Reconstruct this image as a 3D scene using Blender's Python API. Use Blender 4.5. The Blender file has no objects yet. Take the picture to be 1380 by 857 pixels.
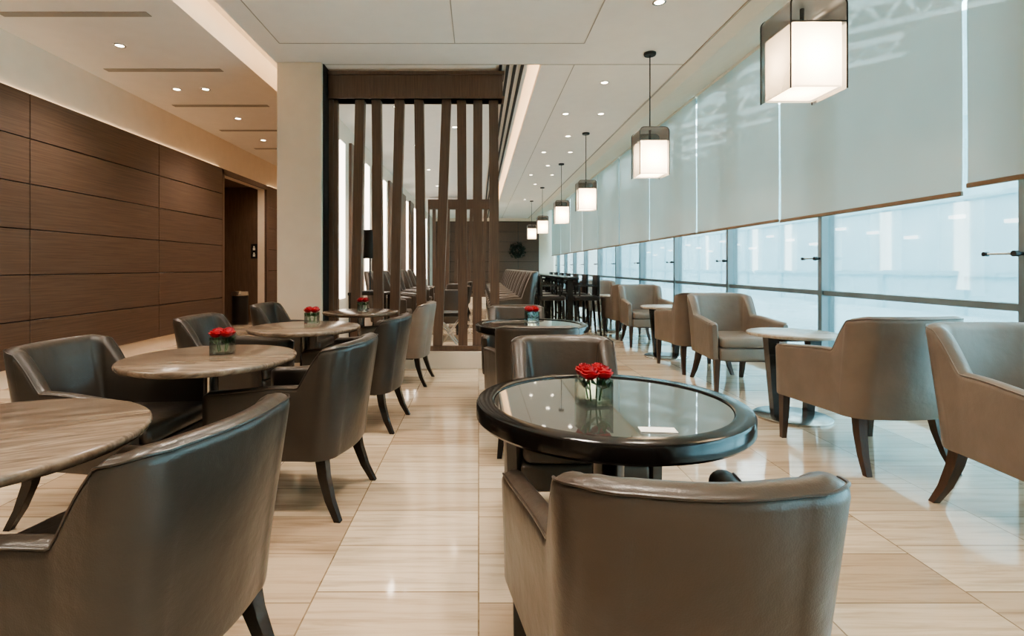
import bpy, bmesh, math, random
from mathutils import Vector, Matrix
random.seed(7)
S=bpy.context.scene
COL=S.collection

def lin(h):
    h=h.lstrip('#'); c=[int(h[i:i+2],16)/255 for i in (0,2,4)]
    return tuple((x/12.92 if x<=0.04045 else ((x+0.055)/1.055)**2.4) for x in c)+(1,)

# ---------------------------------------------------------------- materials
def newmat(name):
    m=bpy.data.materials.new(name); m.use_nodes=True
    nt=m.node_tree; nt.nodes.clear()
    out=nt.nodes.new('ShaderNodeOutputMaterial')
    return m,nt,out
def pbsdf(nt,out,col=None,rough=.5,metal=0,spec=.5,coat=0):
    b=nt.nodes.new('ShaderNodeBsdfPrincipled')
    if col: b.inputs['Base Color'].default_value=col
    b.inputs['Roughness'].default_value=rough
    b.inputs['Metallic'].default_value=metal
    b.inputs['Specular IOR Level'].default_value=spec
    b.inputs['Coat Weight'].default_value=coat
    nt.links.new(b.outputs[0],out.inputs[0]); return b
def coords(nt,scale=(1,1,1),kind='Object',rot=(0,0,0)):
    tc=nt.nodes.new('ShaderNodeTexCoord'); mp=nt.nodes.new('ShaderNodeMapping')
    mp.inputs['Scale'].default_value=scale; mp.inputs['Rotation'].default_value=rot
    nt.links.new(tc.outputs[kind],mp.inputs[0]); return mp.outputs[0]
def noise(nt,vec,scale=5,detail=4,rough=.5,dist=0):
    n=nt.nodes.new('ShaderNodeTexNoise'); n.inputs['Scale'].default_value=scale
    n.inputs['Detail'].default_value=detail; n.inputs['Roughness'].default_value=rough
    n.inputs['Distortion'].default_value=dist
    nt.links.new(vec,n.inputs['Vector']); return n.outputs[0]
def ramp(nt,fac,stops):
    r=nt.nodes.new('ShaderNodeValToRGB'); e=r.color_ramp.elements
    while len(e)<len(stops): e.new(.5)
    for el,(p,c) in zip(e,stops): el.position=p; el.color=c
    nt.links.new(fac,r.inputs[0]); return r.outputs[0]
def bump(nt,h,b,strength=.1,dist=.01):
    n=nt.nodes.new('ShaderNodeBump'); n.inputs['Strength'].default_value=strength; n.inputs['Distance'].default_value=dist
    nt.links.new(h,n.inputs['Height']); nt.links.new(n.outputs[0],b.inputs['Normal'])
def plain(name,hexc,rough=.5,metal=0,spec=.5,coat=0,var=.04,nscale=6):
    m,nt,out=newmat(name); b=pbsdf(nt,out,None,rough,metal,spec,coat)
    c=lin(hexc); a=tuple(x*(1-var) for x in c[:3])+(1,); d=tuple(min(1,x*(1+var)) for x in c[:3])+(1,)
    n=noise(nt,coords(nt),nscale,2)
    nt.links.new(ramp(nt,n,[(.3,a),(.7,d)]),b.inputs['Base Color']); return m
def leather(name,hexc,rough=.36):
    m,nt,out=newmat(name); b=pbsdf(nt,out,None,rough,0,.5)
    c=lin(hexc); v=coords(nt)
    n=noise(nt,v,4,3)
    nt.links.new(ramp(nt,n,[(.3,tuple(x*.85 for x in c[:3])+(1,)),(.7,tuple(x*1.12 for x in c[:3])+(1,))]),b.inputs['Base Color'])
    vo=nt.nodes.new('ShaderNodeTexVoronoi'); vo.inputs['Scale'].default_value=260
    nt.links.new(v,vo.inputs['Vector'])
    n2=noise(nt,v,9,3)
    bump(nt,vo.outputs['Distance'],b,.12,.002)
    b2=nt.nodes.new('ShaderNodeBump'); b2.inputs['Strength'].default_value=.25; b2.inputs['Distance'].default_value=.02
    nt.links.new(n2,b2.inputs['Height']); nt.links.new(b.inputs['Normal'].links[0].from_socket,b2.inputs['Normal']) 
    nt.links.new(b2.outputs[0],b.inputs['Normal'])
    return m
def wood(name,dark,light,scale=(18,1.2,22),rough=.4,ns=2.2,coat=0):
    m,nt,out=newmat(name); b=pbsdf(nt,out,None,rough,coat=coat)
    v=coords(nt,scale)
    n=noise(nt,v,ns,6,.6,.4)
    nt.links.new(ramp(nt,n,[(.25,lin(dark)),(.75,lin(light))]),b.inputs['Base Color'])
    bump(nt,n,b,.05,.004)
    return m
def emis(name,hexc,st):
    m,nt,out=newmat(name); e=nt.nodes.new('ShaderNodeEmission')
    e.inputs[0].default_value=lin(hexc); e.inputs[1].default_value=st
    nt.links.new(e.outputs[0],out.inputs[0]); return m
def glassy(name,tint,fac=.12,rough=.02):
    m,nt,out=newmat(name)
    t=nt.nodes.new('ShaderNodeBsdfTransparent'); t.inputs[0].default_value=lin(tint)
    g=nt.nodes.new('ShaderNodeBsdfGlossy'); g.inputs['Roughness'].default_value=rough
    fr=nt.nodes.new('ShaderNodeFresnel'); fr.inputs[0].default_value=1.45
    ad=nt.nodes.new('ShaderNodeMath'); ad.operation='MULTIPLY_ADD'; ad.inputs[1].default_value=.8; ad.inputs[2].default_value=fac*.3
    nt.links.new(fr.outputs[0],ad.inputs[0])
    mx=nt.nodes.new('ShaderNodeMixShader')
    nt.links.new(ad.outputs[0],mx.inputs[0]); nt.links.new(t.outputs[0],mx.inputs[1]); nt.links.new(g.outputs[0],mx.inputs[2])
    nt.links.new(mx.outputs[0],out.inputs[0]); return m

M={}
M['ceil']=plain('ceiling_paint','#f6eee4',.75,var=.015)
M['cream']=plain('cream_wall_paint','#f0e0cd',.7,var=.02)
M['column']=plain('column_cladding','#dacab7',.5,var=.02)
M['groove']=plain('ceiling_groove','#b8ad9e',.8)
M['grille']=plain('grille_black','#1b1a19',.5)
M['greyslot']=plain('diffuser_grey','#a79e92',.6)
M['panel']=wood('walnut_panelling','#483830','#675447',(10,.8,34),.42)
M['joint']=plain('panel_joint','#1a120e',.8)
M['slat']=wood('slat_walnut','#513e33','#6c5647',(26,26,1.2),.4)
M['doorwood']=wood('door_walnut','#5a473b','#776151',(20,20,1.5),.4)
M['ldark']=leather('leather_dark_brown','#38322c',.3)
M['lmid']=leather('leather_brown','#40372f',.32)
M['ltaupe']=leather('leather_taupe','#766a5f',.4)
M['lblack']=leather('leather_black','#1d1c1c',.4)
M['ebony']=plain('ebony_wood','#17120f',.25,coat=.3)
M['brownleg']=wood('brown_leg_wood','#35251b','#4d3628',(30,30,2),.35)
M['chrome']=plain('brushed_steel','#b9b6b1',.22,1)
M['frame']=plain('window_steel','#8b979a',.35,.8)
M['lacq']=plain('black_lacquer','#120e0c',.16,coat=0,var=.1,nscale=2)
M['inlay']=plain('glass_inlay','#44433f',.04,spec=1.0,coat=1)
M['smoke']=glassy('smoked_mesh','#a3a19e',.2,.3)
M['clear']=glassy('clear_glass','#f2fbfa',.15)
M['winglass']=glassy('window_glass','#f0fbfd',.05)
M['rose']=plain('rose_petals','#9a0a18',.5,var=.35,nscale=60)
M['green']=plain('leaf_green','#2f5a26',.5,var=.2)
M['dkgreen']=plain('dark_foliage','#1d261a',.6,var=.2)
M['card']=plain('white_card','#f2efe8',.6)
M['hem']=plain('blind_hem_bronze','#8d7057',.5)
M['warmstrip']=emis('cove_led','#ffdcb0',9)
M['washstrip']=emis('wall_wash_led','#ffdcb2',6)
M['wallstrip']=emis('wall_light_panel','#ffeedd',4.5)
M['lens']=emis('downlight_lens','#fff0d8',14)
M['ext']=plain('terminal_facade','#dcf1f6',.8,var=.05,nscale=.3)
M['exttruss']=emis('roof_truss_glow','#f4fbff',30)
M['extglow']=emis('terminal_lights','#ffffff',8.0)
M['extline']=plain('facade_line','#cce5eb',.7)
M['black']=plain('satin_black','#111111',.45)
M['frameblk']=plain('pendant_frame_grey','#353433',.4,.5)

def mk_shade():
    m,nt,out=newmat('pendant_fabric')
    e=nt.nodes.new('ShaderNodeEmission')
    v=coords(nt)
    w=noise(nt,v,3,2)
    nt.links.new(ramp(nt,w,[(.3,lin('#ffdcb4')),(.7,lin('#ffecd4'))]),e.inputs[0])
    e.inputs[1].default_value=.9
    d=nt.nodes.new('ShaderNodeBsdfTranslucent'); d.inputs[0].default_value=(.9,.8,.66,1)
    a=nt.nodes.new('ShaderNodeAddShader'); nt.links.new(e.outputs[0],a.inputs[0]); nt.links.new(d.outputs[0],a.inputs[1])
    nt.links.new(a.outputs[0],out.inputs[0]); return m
M['shade']=mk_shade()

def mk_blind():
    m,nt,out=newmat('roller_blind_mesh')
    v=coords(nt,(1,1,1)); n=noise(nt,v,1.2,2)
    c=ramp(nt,n,[(.3,lin('#c2bdaf')),(.7,lin('#cbc6b9'))])
    d=nt.nodes.new('ShaderNodeBsdfDiffuse'); t=nt.nodes.new('ShaderNodeBsdfTranslucent')
    nt.links.new(c,d.inputs[0]); t.inputs[0].default_value=lin('#a8b3ab')
    g=nt.nodes.new('ShaderNodeBsdfGlossy'); g.inputs['Roughness'].default_value=.25; g.inputs[0].default_value=(.8,.8,.8,1)
    tr=nt.nodes.new('ShaderNodeBsdfTransparent'); tr.inputs[0].default_value=(.85,1,1,1)
    m1=nt.nodes.new('ShaderNodeMixShader'); m1.inputs[0].default_value=.16
    nt.links.new(d.outputs[0],m1.inputs[1]); nt.links.new(t.outputs[0],m1.inputs[2])
    m2=nt.nodes.new('ShaderNodeMixShader'); m2.inputs[0].default_value=.045
    nt.links.new(m1.outputs[0],m2.inputs[1]); nt.links.new(tr.outputs[0],m2.inputs[2])
    m3=nt.nodes.new('ShaderNodeMixShader'); m3.inputs[0].default_value=.05
    nt.links.new(m2.outputs[0],m3.inputs[1]); nt.links.new(g.outputs[0],m3.inputs[2])
    nt.links.new(m3.outputs[0],out.inputs[0]); return m
M['blind']=mk_blind()

def mk_floor():
    m,nt,out=newmat('travertine_tiles'); b=pbsdf(nt,out,None,.1,spec=.8)
    tc=nt.nodes.new('ShaderNodeTexCoord'); sep=nt.nodes.new('ShaderNodeSeparateXYZ'); cmb=nt.nodes.new('ShaderNodeCombineXYZ')
    nt.links.new(tc.outputs['Object'],sep.inputs[0])
    nt.links.new(sep.outputs[1],cmb.inputs[0]); nt.links.new(sep.outputs[0],cmb.inputs[1])
    br=nt.nodes.new('ShaderNodeTexBrick'); nt.links.new(cmb.outputs[0],br.inputs['Vector'])
    br.offset=0.2; br.squash=1
    br.inputs['Scale'].default_value=1; br.inputs['Brick Width'].default_value=.32; br.inputs['Row Height'].default_value=.6
    br.inputs['Mortar Size'].default_value=.003; br.inputs['Mortar Smooth'].default_value=.1
    br.inputs['Color1'].default_value=lin('#b29b83'); br.inputs['Color2'].default_value=lin('#d3c1aa'); br.inputs['Mortar'].default_value=lin('#89765f')
    mp=nt.nodes.new('ShaderNodeMapping'); mp.inputs['Scale'].default_value=(.9,16,1); nt.links.new(tc.outputs['Object'],mp.inputs[0])
    addv=nt.nodes.new('ShaderNodeVectorMath'); addv.operation='MULTIPLY_ADD'
    nt.links.new(br.outputs['Color'],addv.inputs[0]); addv.inputs[1].default_value=(19,19,19); nt.links.new(mp.outputs[0],addv.inputs[2])
    n=noise(nt,addv.outputs[0],1.5,6,.65,.6)
    r=ramp(nt,n,[(.3,(.52,.49,.46,1)),(.44,(.82,.80,.77,1)),(.55,(1,1,1,1)),(.72,(.89,.87,.845,1))])
    mx=nt.nodes.new('ShaderNodeMix'); mx.data_type='RGBA'; mx.blend_type='MULTIPLY'; mx.inputs[0].default_value=.85
    nt.links.new(br.outputs['Color'],mx.inputs[6]); nt.links.new(r,mx.inputs[7])
    nt.links.new(mx.outputs[2],b.inputs['Base Color'])
    rr=nt.nodes.new('ShaderNodeMapRange'); rr.inputs[3].default_value=.04; rr.inputs[4].default_value=.10
    nt.links.new(n,rr.inputs[0]); nt.links.new(rr.outputs[0],b.inputs['Roughness'])
    return m
M['floor']=mk_floor()

def mk_top(name,a,bb,cc):
    m,nt,out=newmat(name); b=pbsdf(nt,out,None,.22,spec=.5)
    n=noise(nt,coords(nt,(2.0,14,4)),2.0,6,.65,.8)
    nt.links.new(ramp(nt,n,[(.3,lin(a)),(.5,lin(bb)),(.7,lin(cc))]),b.inputs['Base Color'])
    return m
M['stone']=mk_top('striped_stone_top','#483d34','#6d5f52','#8b7c6c')
M['stonedk']=mk_top('striped_stone_dark','#3a3029','#524539','#65574a')
M['pale']=mk_top('pale_stone_top','#90847680'[:7],'#a79c8e','#b8ae a0'.replace(' ',''))

# ---------------------------------------------------------------- mesh builder
class MB:
    def __init__(s): s.bm=bmesh.new(); s.m=[]
    def mi(s,k):
        if k not in s.m: s.m.append(k)
        return s.m.index(k)
    def face(s,vs,k,smooth=False):
        try: f=s.bm.faces.new(vs)
        except ValueError: return None
        f.material_index=s.mi(k); f.smooth=smooth; return f
    def box(s,x0,x1,y0,y1,z0,z1,k,bev=0,seg=2):
        if x0>x1:x0,x1=x1,x0
        if y0>y1:y0,y1=y1,y0
        if z0>z1:z0,z1=z1,z0
        v=[s.bm.verts.new(p) for p in [(x0,y0,z0),(x1,y0,z0),(x1,y1,z0),(x0,y1,z0),(x0,y0,z1),(x1,y0,z1),(x1,y1,z1),(x0,y1,z1)]]
        fs=[s.face([v[i] for i in q],k) for q in [(0,3,2,1),(4,5,6,7),(0,1,5,4),(1,2,6,5),(2,3,7,6),(3,0,4,7)]]
        if bev>0:
            es=list({e for f in fs for e in f.edges})
            r=bmesh.ops.bevel(s.bm,geom=es,offset=bev,segments=seg,profile=.5,affect='EDGES')
            mi=s.mi(k)
            for f in r['faces']: f.material_index=mi; f.smooth=True
        return v
    def loft(s,rings,k,closed=True,caps=True,smooth=True):
        R=[[s.bm.verts.new(p) for p in r] for r in rings]
        n=len(R[0])
        for a,b in zip(R[:-1],R[1:]):
            for i in range(n if closed else n-1):
                j=(i+1)%n
                s.face([a[i],a[j],b[j],b[i]],k,smooth)
        if caps and closed:
            s.face(list(reversed(R[0])),k,smooth); s.face(R[-1],k,smooth)
    def lathe(s,prof,c=(0,0,0),k='black',seg=32,smooth=True,caps=True):
        rings=[[(c[0]+r*math.cos(2*math.pi*i/seg),c[1]+r*math.sin(2*math.pi*i/seg),c[2]+z) for i in range(seg)] for r,z in prof]
        s.loft(rings,k,True,caps,smooth)
    def leg(s,pts,k):
        rings=[[(x-h,y-h,z),(x+h,y-h,z),(x+h,y+h,z),(x-h,y+h,z)] for x,y,z,h in pts]
        s.loft(rings,k,smooth=False)
    def tube(s,pts,r,k,seg=8):
        pts=[Vector(p) for p in pts]; rings=[]
        for i,p in enumerate(pts):
            d=(pts[min(i+1,len(pts)-1)]-pts[max(i-1,0)]).normalized()
            u=d.orthogonal().normalized() if i==0 else (u-d*u.dot(d)).normalized()
            w=d.cross(u)
            rings.append([tuple(p+u*r*math.cos(2*math.pi*j/seg)+w*r*math.sin(2*math.pi*j/seg)) for j in range(seg)])
        s.loft(rings,k)
    def mesh(s,name,sharp=40):
        bmesh.ops.recalc_face_normals(s.bm,faces=s.bm.faces)
        me=bpy.data.meshes.new(name); s.bm.to_mesh(me); s.bm.free()
        for k in s.m: me.materials.append(M[k])
        try: me.set_sharp_from_angle(angle=math.radians(sharp))
        except Exception: pass
        return me
def put(me,name,loc=(0,0,0),rz=0,parent=None,scale=None):
    o=bpy.data.objects.new(name,me); COL.objects.link(o); o.location=loc; o.rotation_euler=(0,0,rz)
    if scale: o.scale=scale
    if parent: o.parent=parent
    return o
def empty(name,loc,rz=0,scale=1):
    e=bpy.data.objects.new(name,None); COL.objects.link(e); e.location=loc; e.rotation_euler=(0,0,rz); e.scale=(scale,)*3
    e.empty_display_size=.1; return e
def single(name,fn,loc=(0,0,0),rz=0):
    b=MB(); fn(b); return put(b.mesh(name),name,loc,rz)

# ---------------------------------------------------------------- room
LX=-4.70; RX=3.62; Y0=-3.2; Y1=25.0; ZC=3.55
def f(b):
    v=[b.bm.verts.new(p) for p in [(LX-1.2,Y0,0),(RX+.3,Y0,0),(RX+.3,Y1,0),(LX-1.2,Y1,0)]]; b.face(v,'floor')
    w=[b.bm.verts.new(p) for p in [(LX-1.2,Y0,-.1),(RX+.3,Y0,-.1),(RX+.3,Y1,-.1),(LX-1.2,Y1,-.1)]]; b.face(list(reversed(w)),'floor')
    for i in range(4): b.face([v[i],v[(i+1)%4],w[(i+1)%4],w[i]],'floor')
single('floor',f)

def f(b):
    b.box(LX,-2.70,Y0,Y1,ZC,ZC+.06,'ceil')
    b.box(-2.72,-2.70,Y0,Y1,ZC+.06,ZC+.3,'ceil')
    b.box(-2.72,-2.10,Y0,Y1,ZC+.3,ZC+.34,'ceil')
    b.box(-2.12,-2.10,Y0,Y1,ZC+.06,ZC+.3,'ceil')
    b.box(-2.33,2.38,Y0,6.02,ZC,ZC+.06,'ceil')
    b.box(-2.33,.20,6.02,Y1,ZC,ZC+.06,'ceil')
    b.box(.73,2.38,6.02,Y1,ZC,ZC+.06,'ceil')
    b.box(.18,.20,6.02,Y1,ZC+.06,ZC+.3,'ceil')
    b.box(.18,.95,6.0,Y1,ZC+.3,ZC+.34,'ceil')
    b.box(.93,.95,6.02,Y1,ZC+.06,ZC+.3,'ceil')
    b.box(.18,.95,6.0,6.02,ZC+.06,ZC+.3,'ceil')
    v=[b.bm.verts.new(p) for p in [(2.38,Y0,ZC),(2.38,Y1,ZC),(2.62,Y1,ZC+.02),(2.62,Y0,ZC+.02)]]; b.face(v,'cream')
    v=[b.bm.verts.new(p) for p in [(2.62,Y0,ZC+.02),(2.62,Y1,ZC+.02),(RX+.1,Y1,4.06),(RX+.1,Y0,4.06)]]; b.face(v,'cream')
single('ceiling',f)
def f(b):
    g=.005
    for x in (-2.09,1.11):
        b.box(x-g,x+g,Y0,5.45,ZC-.004,ZC-.0005,'groove')
    b.box(-2.09,1.11,5.45-g,5.45+g,ZC-.004,ZC-.0005,'groove')
    b.box(1.11-g,1.11+g,6.02,Y1,ZC-.004,ZC-.0005,'groove')
    b.box(-2.33,2.38,6.02-g,6.02+g,ZC-.004,ZC-.0005,'groove')
    b.box(-.25-g,-.25+g,Y0,5.45,ZC-.004,ZC-.0005,'groove')
    b.box(2.37,2.39,Y0,Y1,ZC-.012,ZC-.0005,'groove')
single('trim_1',f)
single('cove_light_strip',lambda b:b.box(-2.28,-2.2,Y0,Y1,ZC+.065,ZC+.085,'warmstrip'))
single('cove_light_strip',lambda b:b.box(.8,.86,6.05,Y1,ZC+.065,ZC+.085,'warmstrip'))
def f(b):
    for i in range(4):
        x=.24+i*.085; b.box(x,x+.035,6.05,Y1-.05,ZC+.002,ZC+.02,'grille')
    b.box(.205,.58,6.05,Y1-.05,ZC+.022,ZC+.03,'ceil')
single('linear_air_grille',f)
for i in range(8):
    y=4.82+1.37*(i-1)
    single('ceiling_diffuser',lambda b:b.box(-4.44,-3.06,y-.045,y+.045,ZC-.006,ZC-.0005,'greyslot'))

# walls
def f(b):
    b.box(LX-.15,LX,Y0,9.5,0,ZC+.06,'cream'); b.box(LX-.15,LX,11.4,Y1,0,ZC+.06,'cream')
    b.box(LX-.15,LX,9.5,11.4,2.9,ZC+.06,'cream')
single('wall_left',f)
def f(b):
    zs=[.18+.47*i for i in range(7)]
    ys=[Y0+.02]+[5.38-2.17*k for k in (3,2,1,0)]+[7.55,9.42]
    ys=[y for y in ys if y>=Y0]; ys=sorted(ys)
    segs=list(zip(ys[:-1],ys[1:]))+[(11.48,12.6),(12.6,14.77),(14.77,16.94),(16.94,19.1),(19.1,21.3),(21.3,23.4),(23.4,24.95)]
    for a,c in segs:
        for z0,z1 in zip(zs[:-1],zs[1:]):
            b.box(LX+.012,LX+.055,a+.004,c-.004,z0+.005,z1-.005,'panel',.003,1)
        b.box(LX+.001,LX+.014,a,c,zs[0],zs[-1],'joint')
    b.box(LX+.001,LX+.055,9.42,9.5,0,2.98,'slat'); b.box(LX+.001,LX+.055,11.4,11.48,0,2.98,'slat'); b.box(LX+.001,LX+.055,9.42,11.48,2.9,2.99,'slat')
single('wood_wall_panelling',f)
single('baseboard_left',lambda b:(b.box(LX+.001,LX+.03,Y0,9.42,0,.18,'cream'),b.box(LX+.001,LX+.03,11.48,Y1,0,.18,'cream')))
single('wall_wash_light_strip',lambda b:(b.box(LX+.004,LX+.02,Y0+.05,9.4,3.0005,3.006,'washstrip'),b.box(LX+.004,LX+.02,11.5,Y1-.05,3.0005,3.006,'washstrip')))
def f(b):
    b.box(LX-1.1,LX-.151,9.42,9.5,0,2.95,'doorwood'); b.box(LX-1.1,LX-.151,11.4,11.48,0,2.95,'doorwood')
    b.box(LX-1.18,LX-1.1,9.42,11.48,0,2.95,'doorwood'); b.box(LX-1.18,LX-.151,9.42,11.48,2.95,3.0,'doorwood')
single('wall_door_recess',f)
def f(b):
    b.box(-.9,.9,0,.04,.01,2.6,'slat'); 
    for s in (-1,1):
        b.box(s*.03 if s>0 else -.87,.87 if s>0 else -.03,-.02,.0,.05,2.55,'panel',.004,1)
        b.tube([(s*.1,-.06,.9),(s*.1,-.06,1.3)],.012,'chrome')
        b.box(s*.1-.01,s*.1+.01,-.06,-.015,.92,.94,'chrome'); b.box(s*.1-.01,s*.1+.01,-.06,-.015,1.26,1.28,'chrome')
    b.box(-.6,-.45,-.03,-.02,1.5,1.65,'card')
single('door_1',f,(LX-1.04,10.45,0),math.radians(90))
def f(b):
    b.box(-.07,.07,-.012,0,-.16,.16,'black',.004,1)
    for dz in (.08,-.06):
        b.lathe([(.016,-.0),(.016,.03)],(0,-.016,dz),'card',12)
        b.box(-.025,.025,-.018,-.0125,dz-.06,dz-.005,'card')
single('door_sign',f,(LX-.22,11.395,1.55))
def f(b):
    b.lathe([(.15,0),(.16,.02),(.16,.62),(.155,.64),(.13,.66)],k='black'); b.lathe([(.165,.60),(.168,.61),(.168,.68),(.16,.69),(.12,.69),(.11,.66)],k='chrome')
single('waste_bin',f,(LX-.35,11.0,0))

single('wall_back',lambda b:b.box(LX-.15,RX+.3,Y0-.15,Y0-.001,0,4.1,'cream'))
def f(b):
    b.box(LX-.15,RX+.3,Y1,Y1+.15,0,4.1,'cream')
single('wall_far',f)
def f(b):
    b.box(-2.1,2.9,Y1-.03,Y1-.001,0,3.4,'joint')
    for i in range(5):
        for j in range(7):
            b.box(-2.1+i+.01,-1.1+i-.01,Y1-.08,Y1-.03,.02+j*.48+.008,.02+(j+1)*.48-.008,'panel')
single('far_wood_panelling',f)
def f(b):
    for i in range(260):
        a=random.random()*6.28; r=.24+random.uniform(-.14,.14); z=random.uniform(-.08,.0)
        x,zz=r*math.cos(a),r*math.sin(a); s=.05
        d=random.random()*6.28
        v=[b.bm.verts.new(p) for p in [(x,z,zz),(x+s*math.cos(d),z-.04,zz+s*math.sin(d)),(x+2*s*math.cos(d+.3),z-.02,zz+2*s*math.sin(d+.3)),(x+s*math.cos(d+.8),z,zz+s*math.sin(d+.8))]]
        b.face(v,'dkgreen')
    n=24; rings=[[(( .24+.06*math.cos(2*math.pi*j/8))*math.cos(2*math.pi*i/n),.05*math.sin(2*math.pi*j/8),(.24+.06*math.cos(2*math.pi*j/8))*math.sin(2*math.pi*i/n)) for j in range(8)] for i in range(n+1)]
    b.loft(rings,'dkgreen',caps=False)
single('wall_wreath',f,(1.85,Y1-.2,1.98))

def f(b):
    b.box(-2.31,-1.80,5.95,6.5,0,ZC-.002,'column',.004,1)
single('column',f)
single('trim_2',lambda b:(b.box(-1.799,-1.787,6.0,6.36,.2,ZC-.003,'joint')))
def f(b):
    b.box(-2.31,-2.20,6.502,Y1-.1,0,ZC-.002,'column')
    y=6.9
    while y<22:
        b.box(-2.198,-2.15,y,y+.9,.1,3.3,'slat')
        b.box(-2.198,-2.17,y+1.25,y+1.55,.7,3.2,'wallstrip')
        y+=1.9
single('wall_divider',f)

def screen(b,slats,x0,x1,zt=3.5):
    b.box(x0,x1,-.09,.12,zt-.30,zt,'slat',.006,1)
    b.box(x0,x1+.02,-.11,.14,zt-.02,zt+.02,'slat')
    b.box(x0,x1+.02,-.10,.13,zt-.30,zt-.275,'slat')
    b.box(x0+.03,x1-.01,-.06,.06,.20,.26,'slat')
    b.box(x0,x0+.05,-.06,.06,.20,zt-.3,'slat')
    for t,bt in slats:
        d=.03 if abs(t-bt)<.02 else .05
        w=.055
        r=[[(bt-w,-d,.25),(bt+w,-d,.25),(bt+w,d,.25),(bt-w,d,.25)],[(t-w,-d,zt-.29),(t+w,-d,zt-.29),(t+w,d,zt-.29),(t-w,d,zt-.29)]]
        b.loft(r,'slat',smooth=False)
px=lambda x:(x-645)*6.25/700
sl=[(450,450),(486,479),(508,511),(539,531),(565,569),(602,590),(622,624),(644,643),(665,667)]
def f(b): screen(b,[(px(a),px(c)) for a,c in sl],-1.785,.286)
single('slatted_screen',f,(0,6.25,0))
single('screen_plinth',lambda b:b.box(-1.785,.25,6.13,6.38,0,.199,'column',.004,1))
single('screen_cove_light',lambda b:b.box(-1.7,.1,6.5,6.54,ZC-.05,ZC-.002,'warmstrip'))
def f(b): screen(b,[(-1.5+i*.24+(.06 if i%2 else 0),-1.5+i*.24-(.04 if i%3 else 0)) for i in range(9)],-1.7,.6,3.45)
single('slatted_screen',f,(0,17.5,0))
single('screen_plinth',lambda b:b.box(-1.7,.6,17.4,17.62,0,.199,'column'))

# ---------------------------------------------------------------- window wall
MY=[3.41+2.03*k for k in range(-3,11)]
def f(b):
    b.box(RX-.04,RX+.10,Y0,Y1,0,.09,'frame')
    b.box(RX-.03,RX+.06,Y0,Y1,.905,.955,'frame')
    b.box(RX-.05,RX+.10,Y0,Y1,3.98,4.06,'frame')
    for y in MY:
        b.box(RX-.05,RX+.09,y-.03,y+.03,0,4.02,'frame',.004,1)
single('window_frame',f)
for i,(a,c) in enumerate(zip([Y0]+MY,MY+[Y1])):
    if c-a<.1: continue
    single('window_%d'%(i+1),lambda b:(b.box(RX+.02,RX+.03,a+.03,c-.03,.09,.905,'winglass'),b.box(RX+.02,RX+.03,a+.03,c-.03,.955,3.98,'winglass')))
hb=MB()
hb.tube([(0,0,0),(-.05,0,0)],.012,'black'); hb.tube([(-.05,-.01,0),(-.05,.2,0)],.008,'chrome'); hb.tube([(-.06,.0,0),(-.03,.0,0)],.02,'black',12)
hb.tube([(-.062,.2,0),(-.03,.2,0)],.016,'black',12)
hm=hb.mesh('window_handle')
for y in MY:
    if y>0: put(hm,'window_handle',(RX-.05,y,1.29))
BX=3.50; seams=[3.74+2.3*k for k in range(-3,10)]
seams[-1]=Y1-.1
for a,c in zip(seams[:-1],seams[1:]):
    zb=1.76 if abs(a-3.74)>.1 and a>3 else (1.75 if a>3 else 1.80)
    def f(b):
        n=8; R=[[(BX+.004*math.sin(k*1.7+j),a+.02+(c-a-.04)*k/n,zb+(4.0-zb)*j/6) for k in range(n+1)] for j in range(7)]
        b.loft(R,'blind',closed=False,caps=False)
        b.box(BX-.012,BX+.012,a+.02,c-.02,zb-.035,zb,'hem',.004,1)
        b.box(BX-.04,BX+.04,a+.01,c-.01,3.93,4.0,'cream',.01,2)
    single('roller_blind',f)

def f(b):
    b.box(14,14.2,-12,60,-.2,9,'ext')
    for i in range(24):
        y=-12+i*3; b.box(13.9,14.0,y-.12,y+.12,-.2,9,'extline')
    for z in (1.0,3.2,5.6): b.box(13.88,13.99,-12,60,z-.06,z+.06,'extline')
    b.box(RX+.5,14,-12,60,-.25,-.2,'ext')
    for i in range(26):  # terminal lights, merged into the facade object: separate glowing boxes
        y=2+i*1.6
        b.box(13.7,13.87,y,y+.35,2.1+.25*(i%3),2.2+.25*(i%3),'extglow')
single('terminal_facade',f)
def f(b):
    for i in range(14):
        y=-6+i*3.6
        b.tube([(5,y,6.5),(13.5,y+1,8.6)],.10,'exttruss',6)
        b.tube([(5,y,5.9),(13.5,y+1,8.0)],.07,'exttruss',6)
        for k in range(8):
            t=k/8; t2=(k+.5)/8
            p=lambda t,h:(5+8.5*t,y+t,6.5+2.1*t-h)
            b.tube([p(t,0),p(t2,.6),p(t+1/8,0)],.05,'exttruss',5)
single('roof_truss',f)

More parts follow.
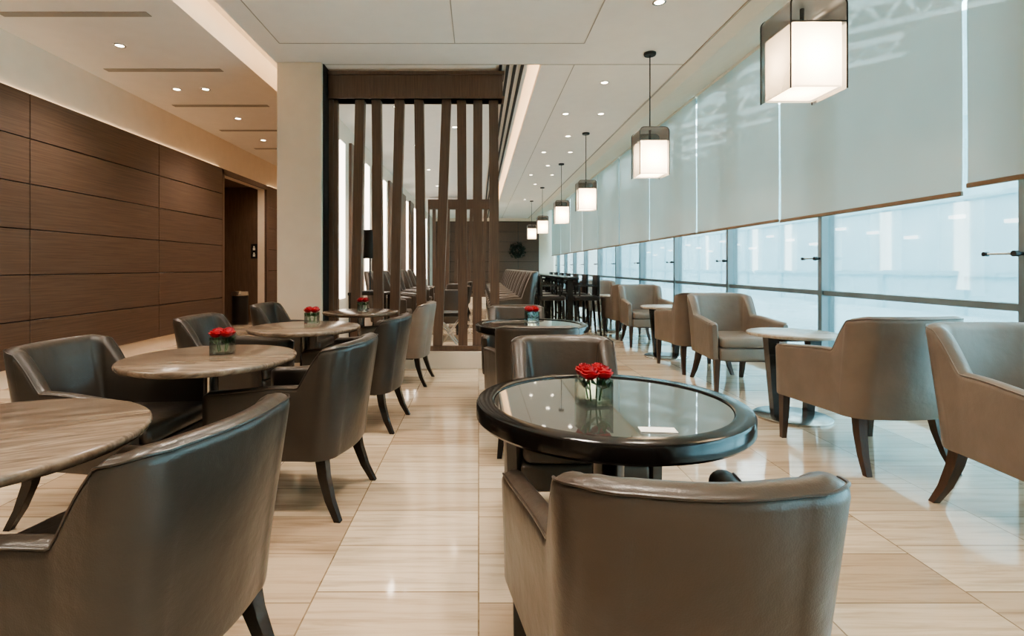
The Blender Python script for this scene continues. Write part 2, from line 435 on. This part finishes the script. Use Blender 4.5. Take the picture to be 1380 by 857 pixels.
# ---------------------------------------------------------------- tub chair
def chair_mesh(mat,legmat,hb=.84,ha=.635,wb=.236):
    b=MB()
    wf,yf,yr,R=.300,.31,-.27,.075
    pts=[]
    p0=Vector((wf,yf)); p1=Vector((wb+.004,yr+R))
    n1=28
    for i in range(n1): pts.append(p0.lerp(p1,1-(1-i/n1)**1.7))
    for i in range(17):
        a=math.radians(90*i/16)
        pts.append(Vector((wb+.004-R+R*math.cos(a),yr+R-R*math.sin(a))))
    c=pts[-1]
    for i in range(1,7): pts.append(Vector((c.x*(1-i/6),yr-.020*math.sin(math.pi/2*i/6))))
    path=[p for p in pts]+[Vector((-p.x,p.y)) for p in reversed(pts[:-1])]
    L=[0]
    for a,c2 in zip(path[:-1],path[1:]): L.append(L[-1]+(c2-a).length)
    T=L[-1]
    rings=[]; pip=[]
    N=len(path)
    def sm(x): x=max(0,min(1,x)); return x*x*(3-2*x)
    sc=.505
    for i,p in enumerate(path):
        d=(path[min(i+1,N-1)]-path[max(i-1,0)]).normalized()
        nrm=Vector((-d.y,d.x)); 
        if nrm.dot(p-Vector((0,.05)))<0: nrm=-nrm
        s=min(L[i],T-L[i])
        u=sm((s-(sc-.050))/.060)
        h=(ha-.02+.03*sm(s/.42))*(1-u)+hb*u
        h-= .014*(1-sm((s-(sc+.005))/.06))*u
        t=.036*(1-u)+.042*u
        back=abs(nrm.y)**1.5 if nrm.y<0 else 0
        end=0 if i in (0,N-1) else 1
        tt=t*(.55 if end==0 else 1); hh=h-(.02 if end==0 else 0)
        def P(off,z):
            q=max(0,z-.34)
            o=off+.04*q*(1-back)
            yy=-.15*q*(u if back<.01 else max(u,back))
            return (p.x+nrm.x*o,p.y+nrm.y*o+yy,z)
        ring=[P(tt*.9,.285),P(tt,.30),P(tt,.42),P(tt,(.42+hh-tt)/2),P(tt,hh-tt)]
        for k in range(1,8):
            a=math.pi*k/8
            ring.append(P(tt*math.cos(a),hh-tt+tt*math.sin(a)*.85))
        ring+=[P(-tt,hh-tt),P(-tt-.012*u,(.42+hh-tt)/2),P(-tt-.02*u,.42),P(-tt,.29)]
        rings.append(ring)
        pip.append(P(tt*.86,hh-tt*.42))
    b.loft(rings,mat)
    b.tube(pip[1:-1],.0035,mat,6)
    shell=b.mesh('shell',50)
    b=MB()
    def prism(w0,w1,y0,y1,z0,z1,bev):
        v=b.box(-1,1,y0,y1,z0,z1,mat)
        for q in v:
            w=w0 if q.co.y<(y0+y1)/2 else w1
            q.co.x*=w
        es=list({e for q in v for e in q.link_edges})
        r=bmesh.ops.bevel(b.bm,geom=es,offset=bev,segments=4,profile=.5,affect='EDGES')
        for fa in r['faces']: fa.smooth=True; fa.material_index=b.mi(mat)
    prism(wb-.041,.268,-.24,.325,.275,.385,.018)
    prism(wb-.041,.262,-.23,.335,.385,.475,.035)
    seat=b.mesh('seat',50)
    b=MB()
    for s in (-1,1):
        b.leg([(s*.282,.285,.29,.024),(s*.284,.287,.15,.020),(s*.287,.292,0,.014)],legmat)
        b.leg([(s*.212,-.238,.30,.026),(s*.220,-.255,.20,.023),(s*.232,-.290,.09,.019),(s*.245,-.335,0,.015)],legmat)
    b.box(-.20,.20,-.20,.29,.262,.288,legmat)
    legs=b.mesh('legs',30)
    return [('shell',shell),('seat',seat),('legs',legs)]
CH={'dark':chair_mesh('ldark','ebony'),'mid':chair_mesh('lmid','ebony',wb=.208),'taupe':chair_mesh('ltaupe','brownleg',wb=.25),'midtaupe':chair_mesh('ltaupe','ebony'),'high':chair_mesh('lmid','ebony',1.14,.70)}
def chair(kind,x,y,deg,sc=1.0,name='tub_armchair'):
    e=empty(name,(x,y,0),math.radians(deg),sc)
    for n,me in CH[kind]: put(me,n,parent=e)
    return e
chair('mid',.406,1.24,0)
chair('dark',-.955,1.36,78)
chair('dark',-1.80,2.60,-93)
chair('dark',-.96,2.74,82)
chair('dark',-1.84,3.98,-92)
chair('dark',-.93,4.02,84)
chair('dark',-1.87,5.30,-90)
chair('midtaupe',-.85,5.48,86)
chair('mid',.44,2.46,180)
chair('mid',.375,3.60,0)
chair('mid',.36,4.74,180)
SR=1.10
for k in range(4):
    dy=2.8*k
    chair('taupe',2.60,2.29+dy+(.22 if k else 0),180,SR)
    chair('taupe',2.48 if k==0 else 2.56,3.36+dy,3 if k==0 else 0,SR)
for i in range(11): chair('high',.54,8.6+i*.78,90,1,'high_back_armchair')
for i in range(5): chair('high',-1.5,8.9+i*1.3,-90,1,'high_back_armchair')
for i in range(4): chair('mid',-.55,8.8+i*1.5,90 if i%2 else 20,1)

# ---------------------------------------------------------------- tables
def ped_table(mat,r,h=.75,base='chrome'):
    b=MB()
    b.lathe([(r-.03,h-.034),(r-.012,h-.03),(r-.002,h-.02),(r,h-.012),(r-.002,h-.004),(r-.008,h)],k=mat,seg=72)
    top=b.mesh('table_top',60)
    b=MB()
    b.lathe([(.09,h-.036),(.085,h-.045),(.04,h-.06),(.036,h-.09),(.036,.09),(.042,.05),(.10,.032),(.22,.018),(.24,.010),(.24,0)],k=base,seg=40)
    return [('table_top',top),('pedestal',b.mesh('pedestal',60))]
TS=ped_table('stone',.41); TD=ped_table('stonedk',.38)
def table(parts,x,y,name='round_pedestal_table',rz=0):
    e=empty(name,(x,y,0),rz)
    for n,me in parts: put(me,n,parent=e)
    return e
table(TS,-1.35,1.38,rz=.5); table(TS,-1.35,2.62,rz=.1); table(TS,-1.32,3.95,rz=-.1); table(TD,-1.20,5.3)
def black_table(r):
    b=MB(); h=.75
    b.lathe([(r-.13,h-.062),(r-.03,h-.062),(r-.006,h-.058),(r,h-.050),(r,h-.010),(r-.004,h-.003),(r-.012,h),(r-.056,h),(r-.060,h-.003),(r-.062,h-.03)],k='lacq',seg=128,caps=False)
    rim=b.mesh('rim',35)
    b=MB(); b.lathe([(r-.13,h-.06),(r-.061,h-.03),(r-.061,h-.008),(r-.063,h-.006)],k='inlay',seg=96)
    gl=b.mesh('glass_inlay',40)
    b=MB()
    b.lathe([(.24,h-.061),(.22,h-.075),(.075,h-.11),(.055,h-.16),(.05,.3),(.06,.16),(.075,.10),(.08,.05)],k='ebony',seg=40)
    for i in range(4):
        a=math.radians(90*i); c,s=math.cos(a),math.sin(a)
        rings=[]
        for rr,z,w,hh in [(.03,.13,.03,.05),(.15,.09,.028,.04),(.26,.04,.025,.028),(.32,.018,.022,.018)]:
            rings.append([(c*rr-s*w,s*rr+c*w,z-hh),(c*rr+s*w,s*rr-c*w,z-hh),(c*rr+s*w,s*rr-c*w,z+hh*.4),(c*rr-s*w,s*rr+c*w,z+hh*.4)])
        b.loft(rings,'ebony',smooth=False)
    return [('rim',rim),('glass_inlay',gl),('pedestal',b.mesh('pedestal',50))]
BT=black_table(.448)
table(BT,.440,1.765,'glass_top_table'); table(BT,.42,4.15,'glass_top_table')
def small_table():
    b=MB(); h=.68; r=.33
    b.lathe([(r-.03,h-.03),(r-.003,h-.024),(r,h-.012),(r-.003,h-.003),(r-.01,h)],k='pale',seg=64)
    top=b.mesh('table_top',60)
    b=MB()
    for s in (-1,1):
        b.loft([[(s*.13-.03,-.03,.02),(s*.13+.03,-.03,.02),(s*.13+.03,.03,.02),(s*.13-.03,.03,.02)],[(s*.17-.045,-.04,h-.031),(s*.17+.045,-.04,h-.031),(s*.17+.045,.04,h-.031),(s*.17-.045,.04,h-.031)]],'ebony',smooth=False)
    b.box(-.2,.2,-.035,.035,h-.07,h-.031,'ebony')
    legs=b.mesh('legs',40)
    b=MB(); b.lathe([(.28,0),(.28,.014),(.27,.02),(.0001,.022)],k='chrome',seg=56)
    return [('table_top',top),('legs',legs),('base_plate',b.mesh('base',40))]
ST=small_table()
for k in range(4): table(ST,2.51,4.16+2.8*k,'round_side_table')

# ---------------------------------------------------------------- rose vases
def vase_parts():
    b=MB(); s=.048; t=.005; h=.085
    b.box(-s,s,-s,s,0,.008,'clear')
    for x in (-1,1):
        b.box(x*s,x*(s-t),-s,s,.008,h,'clear'); b.box(-s+t,s-t,x*s,x*(s-t),.008,h,'clear')
    g=b.mesh('glass_cube')
    b=MB()
    rnd=random.Random(3)
    for cx in (-.024,.024):
        for cy in (-.024,.024):
            b.tube([(cx*.6,cy*.6,.012),(cx,cy,.085)],.003,'green',6)
            for j in range(3):
                a=rnd.random()*6.28; q=.022
                v=[b.bm.verts.new(p) for p in [(cx,cy,.05),(cx+q*math.cos(a),cy+q*math.sin(a),.06),(cx+1.3*q*math.cos(a+.5),cy+1.3*q*math.sin(a+.5),.085),(cx+q*math.cos(a+1),cy+q*math.sin(a+1),.06)]]
                b.face(v,'green')
            for lay,(r,zb,zt) in enumerate([(.028,.085,.108),(.023,.088,.117),(.0175,.09,.123),(.012,.092,.126),(.006,.094,.127)]):
                seg=20; ph=rnd.random()*6
                rings=[]
                for q,(rr,zz) in enumerate([(.35,0),(.85,.35),(1.0,.7),(1.06+(.08 if lay==0 else 0),.95),(.97,1.0),(.84,.80),(.5,.3)]):
                    rings.append([(cx+r*rr*(1+.12*math.sin(3*(2*math.pi*i/seg)+ph))*math.cos(2*math.pi*i/seg),cy+r*rr*(1+.12*math.sin(3*(2*math.pi*i/seg)+ph))*math.sin(2*math.pi*i/seg),zb+(zt-zb)*zz+.002*math.sin(5*i/seg*6.28+ph)) for i in range(seg)])
                b.loft(rings,'rose')
    return [('glass_cube',g),('roses',b.mesh('roses',70))]
VP=vase_parts()
def vase(x,y,z,rz=0,sc=1.0):
    e=empty('rose_vase',(x,y,z),rz,sc)
    for n,me in VP: put(me,n,parent=e)
vase(.385,1.74,.7445,.15,1.02); vase(-1.33,2.70,.7505,.2,1.05); vase(-1.33,4.15,.7505,.1,1.05); vase(-1.2,5.4,.7505,0,1.05); vase(.44,4.3,.7445,.2,1.05)
def f(b):
    b.box(-.05,.05,-.022,.022,0,.002,'card')
single('menu_card',f,(.50,1.45,.7450),-.1)

# ---------------------------------------------------------------- pendants
PZ=2.20
def pend():
    def rr(hw,r,z,n=6):
        o=[]
        for cx,cy,a0 in ((1,1,0),(-1,1,90),(-1,-1,180),(1,-1,270)):
            for i in range(n+1):
                a=math.radians(a0+90*i/n); o.append((cx*(hw-r)+r*math.cos(a),cy*(hw-r)+r*math.sin(a),z))
        return o
    b=MB()
    b.loft([rr(.142,.02,0),rr(.142,.02,.36)],'shade',caps=False); b.loft([rr(.139,.02,.012),rr(.001,.0005,.012)],'shade',caps=False)
    shade=b.mesh('shade',50)
    b=MB()
    hw=.156; R=.045; H=.50; dy=.152
    prof=[(-hw,-.01)]+[(-hw+R-R*math.cos(math.radians(a)),H-R+R*math.sin(math.radians(a))) for a in range(0,91,15)]+[(hw-R+R*math.sin(math.radians(a)),H-R+R*math.cos(math.radians(a))) for a in range(0,91,15)]+[(hw,-.01)]
    b.loft([[(x,-dy,z) for x,z in prof],[(x,dy,z) for x,z in prof]],'smoke',closed=False,caps=False)
    for y in (-dy,dy):
        b.tube([(x,y,z) for x,z in prof],.0045,'frameblk',6)
        up=[p for p in prof if p[1]>.2]
        up=[(-hw,.355)]+up+[(hw,.355)]
        b.face([b.bm.verts.new((x,y,z)) for x,z in up],'smoke')
        b.tube([(-hw,y,.362),(hw,y,.362)],.003,'frameblk',6)
    b.box(-.15,.15,-.006,.006,.36,.37,'frameblk')
    b.tube([(0,0,.36),(0,0,ZC-PZ)],.006,'black',6)
    b.tube([(0,0,.36),(0,0,.53)],.012,'black',8)
    b.lathe([(.06,ZC-PZ-.03),(.065,ZC-PZ-.02),(.065,ZC-PZ-.001)],k='black',seg=24)
    return [('shade',shade),('frame',b.mesh('frame',40))]
PP=pend()
for y in (3.02,5.70,9.1,11.8,15.3,18.4):
    e=empty('pendant_lamp',(1.88,y,PZ))
    for n,me in PP: put(me,n,parent=e)
    l=bpy.data.lights.new('bulb','POINT'); l.energy=11; l.color=(1,.82,.62); l.shadow_soft_size=.06
    o=bpy.data.objects.new('bulb',l); COL.objects.link(o); o.parent=e; o.location=(0,0,.18)

# ---------------------------------------------------------------- downlights
b=MB(); b.lathe([(.058,-.001),(.058,-.008),(.045,-.010),(.040,-.004)],k='chrome',seg=28,caps=False); DR=b.mesh('ring')
b=MB(); b.lathe([(.041,-.003),(.041,-.005)],k='lens',seg=24); DL=b.mesh('lens')
def down(x,y,power=55,ang=125):
    e=empty('downlight',(x,y,ZC))
    put(DR,'ring',parent=e); put(DL,'lens',parent=e)
    if power:
        l=bpy.data.lights.new('spot','SPOT'); l.energy=power*2.25; l.color=(1,.875,.74); l.spot_size=math.radians(ang); l.spot_blend=.8; l.shadow_soft_size=.12
        o=bpy.data.objects.new('spot',l); COL.objects.link(o); o.parent=e; o.location=(0,0,-.03)
for y in (1.0,2.9,5.5,8.2,10.9,13.6,17): down(-3.8,y,85)
for y in (6.85,9.6,12.3): down(-3.98,y,0); down(-3.6,y,0)
for y in (-1.0,1.2,3.4): 
    down(-1.2,y,85); down(.45,y,80)
for y in (6.6,9.3,12,14.7,18): down(1.6,y,75)
for y in (7.95,10.6,13.2): down(1.33,y,0); down(1.87,y,0)
for y in (7.6,10,12.5,15,20): down(-1.2,y,95)
for y in (8.7,13.5): down(-.4,y,85)
down(1.6,-.5,60); down(1.6,4.6,50)

# ---------------------------------------------------------------- rear furniture
def f(b):
    b.lathe([(.13,0),(.13,.015),(.02,.03),(.012,.05),(.012,.55)],k='black',seg=24)
    b.lathe([(.11,.50),(.10,.92)],k='black',seg=32,caps=False); b.lathe([(.105,.50),(.095,.92)],k='black',seg=32)
single('table_lamp',f,(-1.62,7.75,.831))
def f(b):
    b.box(-.28,.28,-.22,.22,.79,.83,'ebony',.005,1)
    for x in(-1,1):
        for y in (-1,1): b.leg([(x*.25,y*.19,.79,.02),(x*.25,y*.19,0,.014)],'ebony')
    b.box(-.25,.25,-.19,.19,.25,.27,'ebony')
single('console_table',f,(-1.62,7.75,0))
def f(b):
    b.box(-.22,.22,-.2,.2,.50,.56,'lblack',.015,3)
    for y in (-.15,.15):
        b.tube([(-.18,y,.0),(.18,y,.5)],.012,'chrome'); b.tube([(.18,y,.0),(-.18,y,.5)],.012,'chrome')
    b.tube([(0,-.15,.25),(0,.15,.25)],.01,'chrome')
single('crossed_leg_stool',f,(-.42,7.5,0))
def bchair():
    b=MB()
    b.box(-.22,.22,-.22,.22,.62,.70,'lblack',.02,3)
    for s in (-1,1):
        b.leg([(s*.19,.19,.62,.02),(s*.2,.2,0,.014)],'ebony'); b.leg([(s*.19,-.2,1.06,.018),(s*.19,-.19,.62,.02),(s*.2,-.24,0,.014)],'ebony')
        b.box(s*.2-.02,s*.2+.02,-.2,.16,.86,.89,'ebony'); b.leg([(s*.2,.13,.86,.014),(s*.2,.13,.68,.014)],'ebony')
    b.box(-.2,.2,-.225,-.175,.70,1.06,'lblack',.015,3); b.box(-.2,.2,.19,.21,.22,.25,'ebony'); 
    return b.mesh('black_bar_chair')
BC=bchair()
for i in range(7):
    put(BC,'black_bar_chair',(1.28,9.2+i*.95,0),math.radians(-90)); 
    put(BC,'black_bar_chair',(1.88,9.2+i*.95,0),math.radians(90))
def f(b):
    b.box(-.14,.14,-3.3,3.2,.98,1.03,'lacq',.006,1)
    for y in (-3.2,-.3,3.0): b.box(-.05,.05,y-.05,y+.05,0,.98,'ebony')
single('high_bar_table',f,(1.58,12.2,0))

# ---------------------------------------------------------------- world / camera
w=bpy.data.worlds.new('world'); S.world=w; w.use_nodes=True; nt=w.node_tree; nt.nodes.clear()
o=nt.nodes.new('ShaderNodeOutputWorld'); bg=nt.nodes.new('ShaderNodeBackground')
tc=nt.nodes.new('ShaderNodeTexCoord'); sp=nt.nodes.new('ShaderNodeSeparateXYZ'); nt.links.new(tc.outputs['Generated'],sp.inputs[0])
nt.links.new(ramp(nt,sp.outputs[2],[(0,lin('#e2f4f8')),(.6,lin('#c5e5ee'))]),bg.inputs[0]); bg.inputs[1].default_value=6.8
nt.links.new(bg.outputs[0],o.inputs[0])

cd=bpy.data.cameras.new('camera'); cam=bpy.data.objects.new('camera',cd); COL.objects.link(cam)
cam.location=(0,0,1.2); cam.rotation_euler=(math.radians(90),0,0)
cd.sensor_width=36; cd.lens=36*700/1380; cd.shift_x=(690-645)/1380; cd.shift_y=-(428.5-360)/1380
cd.clip_start=.05; cd.clip_end=200
S.camera=cam
S.view_settings.view_transform='AgX'
S.view_settings.exposure=.35
try: S.view_settings.look='AgX - Medium High Contrast'
except Exception: pass
